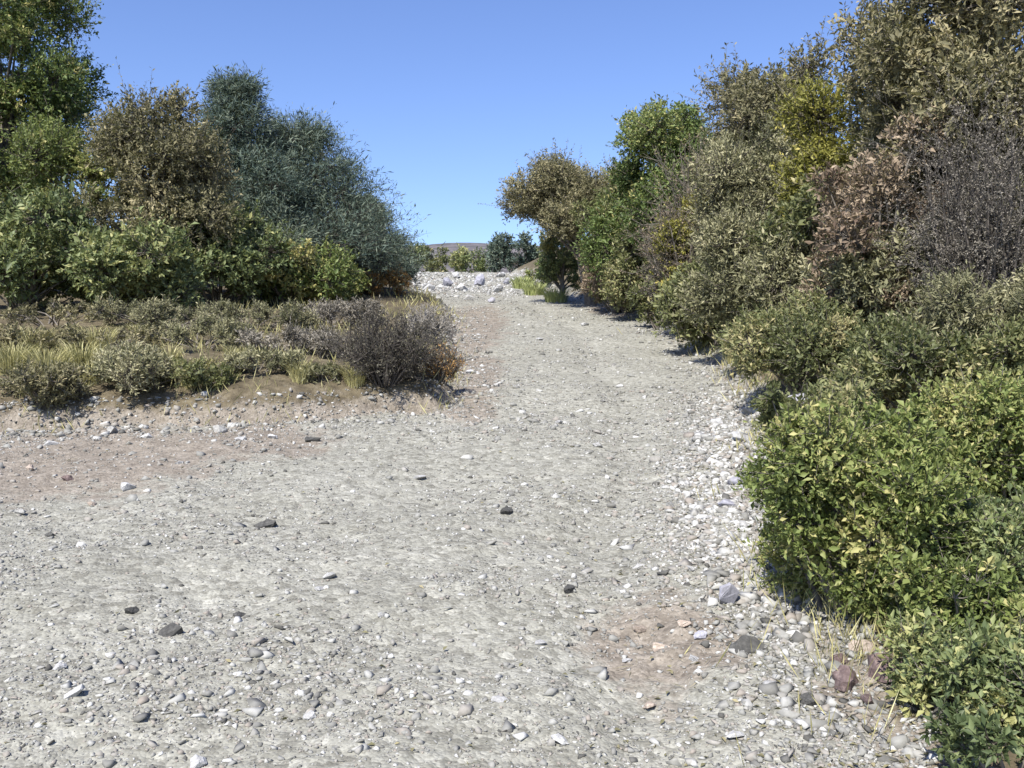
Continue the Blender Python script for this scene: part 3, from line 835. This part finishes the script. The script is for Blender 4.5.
# rubble along the right edge of the path
_rub = [(772, 436, 52, "palestone", "largest pale boulder of the rubble at the path bend"), (742, 442, 34, "palestone", "pale boulder left of the largest one in the rubble"),
        (800, 428, 34, "lilacstone", "lilac-grey boulder tucked under the olive bush in the rubble"), (720, 424, 24, "palestone", "pale stone at the upper left end of the rubble"),
        (752, 415, 28, "greystone", "grey stone at the top of the rubble"), (716, 462, 26, "palestone", "pale stone at the lower left end of the rubble"),
        (738, 478, 30, "lilacstone", "lilac-grey stone at the lower end of the rubble"), (760, 468, 24, "greystone", "grey stone below the largest pale boulder"),
        (698, 440, 18, "greystone", "small grey stone strayed onto the gravel beside the rubble"), (783, 462, 26, "greystone", "grey stone in shade below the largest pale boulder, further right"),
        (728, 505, 26, "lilacstone", "lilac-grey stone on the path edge below the rubble"), (745, 528, 22, "palestone", "pale stone touching the left tip of the bright green bush"),
        (706, 516, 18, "palestone", "small pale stone on the gravel below the rubble"), (690, 478, 16, "palestone", "smallest pale stone left of the rubble"),
        (670, 500, 16, "greystone", "small grey stone on the open gravel left of the path edge"), (722, 552, 22, "greystone", "grey stone on the path edge above the lilac upright stone")]
for px, py, w_, mk, lb in _rub:
    stone(px, Yof(py), w_, mk, lb, "rubble at the right path edge", tall=1.05)

# pale rubble on the crest
for px, py, w_, mk, lb in [(428, 292, 20, "palestone", "pale boulder at the left end of the crest rubble"), (446, 286, 20, "lilacstone", "lilac-grey boulder second from the left in the crest rubble"),
                       (462, 292, 22, "palestone", "pale boulder at the front of the crest rubble"), (480, 285, 24, "lilacstone", "widest lilac-grey boulder of the crest rubble"),
                       (497, 290, 20, "palestone", "pale boulder right of the widest lilac-grey one on the crest"), (508, 284, 16, "lilacstone", "lilac-grey boulder at the right end of the crest rubble"),
                       (470, 300, 16, "palestone", "small pale stone in front of the crest rubble"), (438, 302, 16, "greystone", "small grey stone left in front of the crest rubble"),
                       (492, 302, 14, "lilacstone", "small lilac-grey stone right in front of the crest rubble"), (418, 284, 14, "greystone", "grey boulder beside the rusty bush on the crest"),
                       (455, 279, 18, "palestone", "pale boulder at the back of the crest rubble"), (500, 277, 16, "palestone", "pale boulder at the back right of the crest rubble")]:
    stone(px, Yof(py), w_ * 0.8, mk, lb, "pale rubble on the crest", name="boulder", cat="boulder", tall=1.2, lift=0.32)
stone(494, 43.5, 26, "palestone", "pale boulder shining between the shrubs on the skyline", "pale rubble on the crest", name="boulder", cat="boulder", tall=0.9, lift=0.9)

# stones on the earth bank, left
for px, py, w_, mk, lb in [(128, 486, 26, "palestone", "white flat stone on the bare earth at the left"), (52, 446, 18, "palestone", "pale stone under the brown dry scrub"),
                       (112, 432, 20, "greystone", "grey stone in the dark hollow under the pale grey-green scrub"), (146, 436, 16, "palestone", "pale stone in the dark hollow of the bank"),
                       (220, 430, 22, "greystone", "grey stone under the small green scrub of the bank"), (240, 438, 16, "palestone", "pale stone right under the small green scrub"),
                       (68, 478, 16, "redstone", "reddish stone on the bare earth at the left"), (30, 468, 18, "sandstone", "sandy stone at the left edge of the bare earth"),
                       (92, 500, 14, "sandstone", "small sandy stone below the white flat stone"), (178, 462, 14, "palestone", "small pale stone on the bare earth right of the white flat one"),
                       (272, 436, 14, "palestone", "small pale stone at the foot of the grey bank scrub"), (20, 512, 16, "greystone", "grey stone where the bare earth meets the gravel, far left"),
                       (50, 536, 14, "darkstone", "small dark stone on the gravel below the bare earth")]:
    stone(px, Yof(py), w_, mk, lb, "stones on the bare earth")

# lower right corner
for px, py, w_, mk, lb in [(848, 694, 34, "redstone", "reddish stone left in the heap in the lower right corner"), (880, 690, 40, "redstone", "largest reddish stone in the lower right corner"),
                       (908, 686, 28, "redstone", "reddish stone right in the heap beside the dark low shrub"), (862, 664, 26, "sandstone", "sandy stone behind the reddish heap"),
                       (898, 660, 22, "sandstone", "sandy stone under the bright green bush by the reddish heap"), (868, 712, 22, "redstone", "small reddish stone in front of the heap"),
                       (838, 668, 20, "redstone", "small reddish stone at the top left of the heap"), (962, 628, 62, "greystone", "grey slab between the bright green bush and the dark low shrub"),
                       (808, 708, 20, "darkstone", "dark stone left of the reddish heap")]:
    stone(px, Yof(py), w_ * 1.25, mk, lb, "reddish stones in the lower right corner", lift=0.28)

# sandy patch in the middle foreground
for px, py, w_, mk, lb in [(640, 622, 24, "sandstone", "sandy stone at the top of the foreground earth patch"), (684, 630, 20, "sandstone", "sandy stone at the upper right of the foreground earth patch"),
                       (662, 640, 28, "sandstone", "widest sandy stone in the foreground earth patch"), (626, 648, 20, "palestone", "pale stone at the left rim of the foreground earth patch"),
                       (694, 658, 22, "palestone", "pale stone at the right rim of the foreground earth patch"), (650, 690, 26, "sandstone", "sandy stone at the lower rim of the foreground earth patch")]:
    stone(px, Yof(py), w_, mk, lb, "sandy stones on the earth patch", tall=0.7, lift=0.12)

# pale stones on the open path
for px, py, w_, lb in [(330, 575, 24, "white stone on the open gravel left of the path middle"), (322, 590, 16, "small pale stone just below the white one on the open gravel"),
                       (382, 618, 18, "pale stone on the left half of the foreground gravel"), (76, 700, 30, "pale stone in the bottom left foreground"),
                       (198, 754, 34, "white stone at the bottom edge of the picture on the left"), (310, 712, 26, "pale stone low in the left foreground, right of the white one"),
                       (60, 668, 22, "small pale stone above the pale one in the bottom left"), (560, 735, 26, "pale stone at the bottom below the sandy earth patch"),
                       (500, 700, 22, "pale stone left below the foreground earth patch"), (540, 640, 18, "pale stone left of the foreground earth patch"),
                       (770, 690, 24, "pale stone right of the largest dark stone"), (735, 735, 28, "pale stone near the bottom, left of the reddish heap"),
                       (690, 575, 18, "pale stone left of the lilac upright stone"), (640, 560, 16, "small pale stone above the foreground earth patch"),
                       (560, 420, 16, "pale stone in the middle of the path by the dark bush level"), (600, 440, 18, "pale stone on the right half of the path above the rubble's foot"),
                       (585, 325, 14, "pale stone on the upper path near the reddish shrub"), (540, 340, 12, "small pale stone in the middle of the upper path"),
                       (470, 372, 18, "pale stone on the earth strip beside the brown twiggy bush"), (497, 386, 14, "small pale stone at the right of the earth strip"),
                       (420, 470, 18, "pale stone on the gravel below the dark twiggy bush"), (620, 382, 14, "small pale stone on the right side of the narrowing path")]:
    stone(px, Yof(py), w_, "palestone", lb, "pale stones on the open path", tall=0.75, lift=0.15)

# loose gravel: nobody could count it
def build_gravel():
    rng = np.random.default_rng(77)
    protos = []
    for k in range(14):
        bm = hull_stone(rng, 9, 0.7)
        bm.verts.index_update()
        protos.append((np.array([v.co[:] for v in bm.verts]), np.array([[v.index for v in f.verts] for f in bm.faces])))
        bm.free()
    n = 420000
    Y = 2.3 * np.exp(rng.random(n) ** 1.15 * math.log(36 / 2.3))
    half = 0.62 * Y + 0.3
    X = rng.uniform(-1, 1, n) * half
    d_r, d_l = sides(X, Y)
    d = np.maximum(d_r, d_l)
    cl = fbm(X * 1.1, Y * 1.1, 81, 3) + 0.5
    edge = np.exp(-(d / 0.5) ** 2)
    right = np.clip((X - 0.1 * Y) / 1.0, 0, 1) * (Y < 9)
    p = np.clip(0.20 + 1.2 * (cl - 0.40) + 0.35 * edge + 0.25 * right, 0.10, 1) * 0.9
    rub = np.exp(-((d_r + 0.15) / 0.35) ** 2) * np.clip((Y - 3.5) / 1.5, 0, 1) * np.clip((10.5 - Y) / 1.5, 0, 1)
    crest = np.clip((Y - 24.5) / 3, 0, 1) * np.clip((0.03 * Y - X) / 0.8, 0, 1)
    bank = np.exp(-((d_l + 0.7) / 0.9) ** 2) * (Y < 10)
    p = np.clip(p + 0.9 * rub + crest + 0.10 * bank, 0, 1)
    p = p * (1 - 0.75 * np.maximum(blob(X, Y, 0.60, 3.95, 0.3, 0.5), blob(X, Y, 1.32, 3.40, 0.32, 0.34)))
    keep = (d < 0.25) & (rng.random(n) < p)
    rub, crest = rub[keep], crest[keep]
    X, Y, d = X[keep], Y[keep], d[keep]; n = len(X)
    s = np.exp(rng.normal(math.log(0.0062), 0.52, n)) * (0.75 + 0.085 * Y) * (1 + 0.5 * np.exp(-(d / 0.5) ** 2))
    big = rng.random(n) < 0.035 * (0.4 + 1.6 * (vnoise(X * 0.8, Y * 0.8, 140) > 0.5))
    s = np.where(big, s * rng.uniform(1.8, 3.2, n), s)
    s = s * (1 + 0.9 * rub * rng.random(n)) * (1 + 1.0 * crest * rng.random(n))
    s = np.clip(s, 0.004, 0.055 + 0.05 * crest)
    Z = height(X, Y) + s * 0.10
    t = np.clip(rng.normal(0.5, 0.27, n) + 0.18 * rub + 0.22 * crest, 0, 1)
    yaw = rng.random(n) * 6.283; tilt = rng.normal(0, 0.35, n)
    Vs, Fs, Ts, base = [], [], [], 0
    which = rng.integers(0, len(protos), n)
    for k, (pv, pf) in enumerate(protos):
        i = np.where(which == k)[0]
        if not len(i): continue
        v = pv[None] * s[i][:, None, None] * np.stack([rng.uniform(0.8, 1.3, len(i)), rng.uniform(0.7, 1.1, len(i)), rng.uniform(0.6, 1.1, len(i))], 1)[:, None]
        ct, st = np.cos(tilt[i])[:, None], np.sin(tilt[i])[:, None]
        v = np.stack([v[..., 0], v[..., 1] * ct - v[..., 2] * st, v[..., 1] * st + v[..., 2] * ct], -1)
        c, sn = np.cos(yaw[i])[:, None], np.sin(yaw[i])[:, None]
        v = np.stack([v[..., 0] * c - v[..., 1] * sn, v[..., 0] * sn + v[..., 1] * c, v[..., 2]], -1)
        v = v + np.stack([X[i], Y[i], Z[i]], -1)[:, None]
        m = pv.shape[0]
        Vs.append(v.reshape(-1, 3)); Ts.append(np.repeat(t[i], m))
        Fs.append((pf[None] + (base + np.arange(len(i)) * m)[:, None, None]).reshape(-1, 3)); base += len(i) * m
    me = np_mesh("gravel", np.concatenate(Vs), np.concatenate(Fs), dict(tint=np.concatenate(Ts)))
    kind(link("gravel", me, M["gravel"]), "stuff", "loose pale gravel scattered over the path", "gravel")
build_gravel()

# fallen leaves and twig bits along the path edges
def build_litter():
    rng = np.random.default_rng(88)
    n = 26000
    Y = 2.6 * np.exp(rng.random(n) * math.log(14 / 2.6)); X = rng.uniform(-1, 1, n) * (0.6 * Y + 0.3)
    d_r, d_l = sides(X, Y); d = np.maximum(d_r, d_l)
    keep = (rng.random(n) < np.where(d < 0, np.exp(d / 0.35) * 0.8 + 0.012, 0.9)) & (d < 1.6)
    X, Y = X[keep], Y[keep]; n = len(X)
    P = np.stack([X, Y, height(X, Y) + 0.006], 1)
    a = rng.random(n) * 6.283
    D = np.stack([np.cos(a), np.sin(a), rng.normal(0.05, 0.25, n)], 1)
    L = rng.uniform(0.012, 0.035, n); 
    thin = rng.random(n) < 0.35
    W_ = np.where(thin, 0.003, L * 0.45); L = np.where(thin, L * 2.6, L)
    me = leaves_mesh("leaf_litter", P, unit(D), unit(np.array([0, 0, 1.0]) + rng.normal(0, 0.35, (n, 3))), L, W_, rng.normal(0.5, 0.25, n), 0.3)
    kind(link("leaf_litter", me, M["brown"]), "stuff", "fallen dry leaves and twig bits along the path edges", "leaf litter")
build_litter()

# thin dry grass and seedlings along the banks
def build_grass():
    rng = np.random.default_rng(99)
    n = 90000
    Y = 2.7 * np.exp(rng.random(n) * math.log(24 / 2.7)); X = rng.uniform(-1, 1, n) * (0.62 * Y + 0.4)
    d_r, d_l = sides(X, Y); d = np.maximum(d_r, d_l)
    cl = fbm(X * 1.6, Y * 1.6, 121, 3) + 0.5
    p = np.where(d > 0, 0.75, np.exp(d / 0.10) * 0.6) * np.clip((cl - 0.42) * 5, 0, 1)
    p = np.where((d_l > 0) & (d_l < 0.25), p * 0.5, p)
    keep = (rng.random(n) < p) & (d < 3.5)
    X, Y = X[keep], Y[keep]; n = len(X)
    P = np.stack([X, Y, height(X, Y) - 0.005], 1)
    a = rng.random(n) * 6.283; ln = rng.uniform(0.25, 0.9, n)
    D = unit(np.stack([np.cos(a) * ln, np.sin(a) * ln, np.ones(n)], 1))
    L = rng.uniform(0.05, 0.20, n) * (0.8 + 0.02 * Y); W_ = (0.002 + 0.0007 * Y) * rng.uniform(0.7, 1.3, n)
    me = leaves_mesh("dry_grass", P, D, unit(rng.normal(size=(n, 3)) * [1, 1, 0.2]), L, W_, rng.normal(0.42, 0.25, n), 0.2)
    kind(link("dry_grass", me, M["straw"]), "stuff", "thin dry grass growing between the shrubs on both banks", "grass")
build_grass()

# scrub on the open hillsides left and right of the view
def build_scrub():
    rng = np.random.default_rng(131)
    m = 3800
    X = np.concatenate([rng.uniform(-60, -7.2, m // 2), rng.uniform(7.5, 60, m // 2)])
    Y = rng.uniform(5, 75, m)
    keep = (np.abs(X) / Y > 0.56) | (np.abs(X) > 16) | (Y > 30) & (np.abs(X) > 11)
    keep &= ~((X > -13.5) & (X < 0) & (Y < 8.6))
    X, Y = X[keep], Y[keep]
    r = rng.uniform(0.35, 0.95, len(X))
    C = np.stack([X, Y, height(X, Y, False) + r * 0.35], 1)
    lv, _ = foliage(rng, C, r, 340000, 0.13, 0.06, flat=0.75, tint0=0.5, lobe_t=0.25)
    kind(link("hillside_scrub", leaves_mesh("hillside_scrub", *lv), M["olive"]), "stuff", "low olive scrub covering the open hillsides beyond the shrubs", "scrub")
build_scrub()
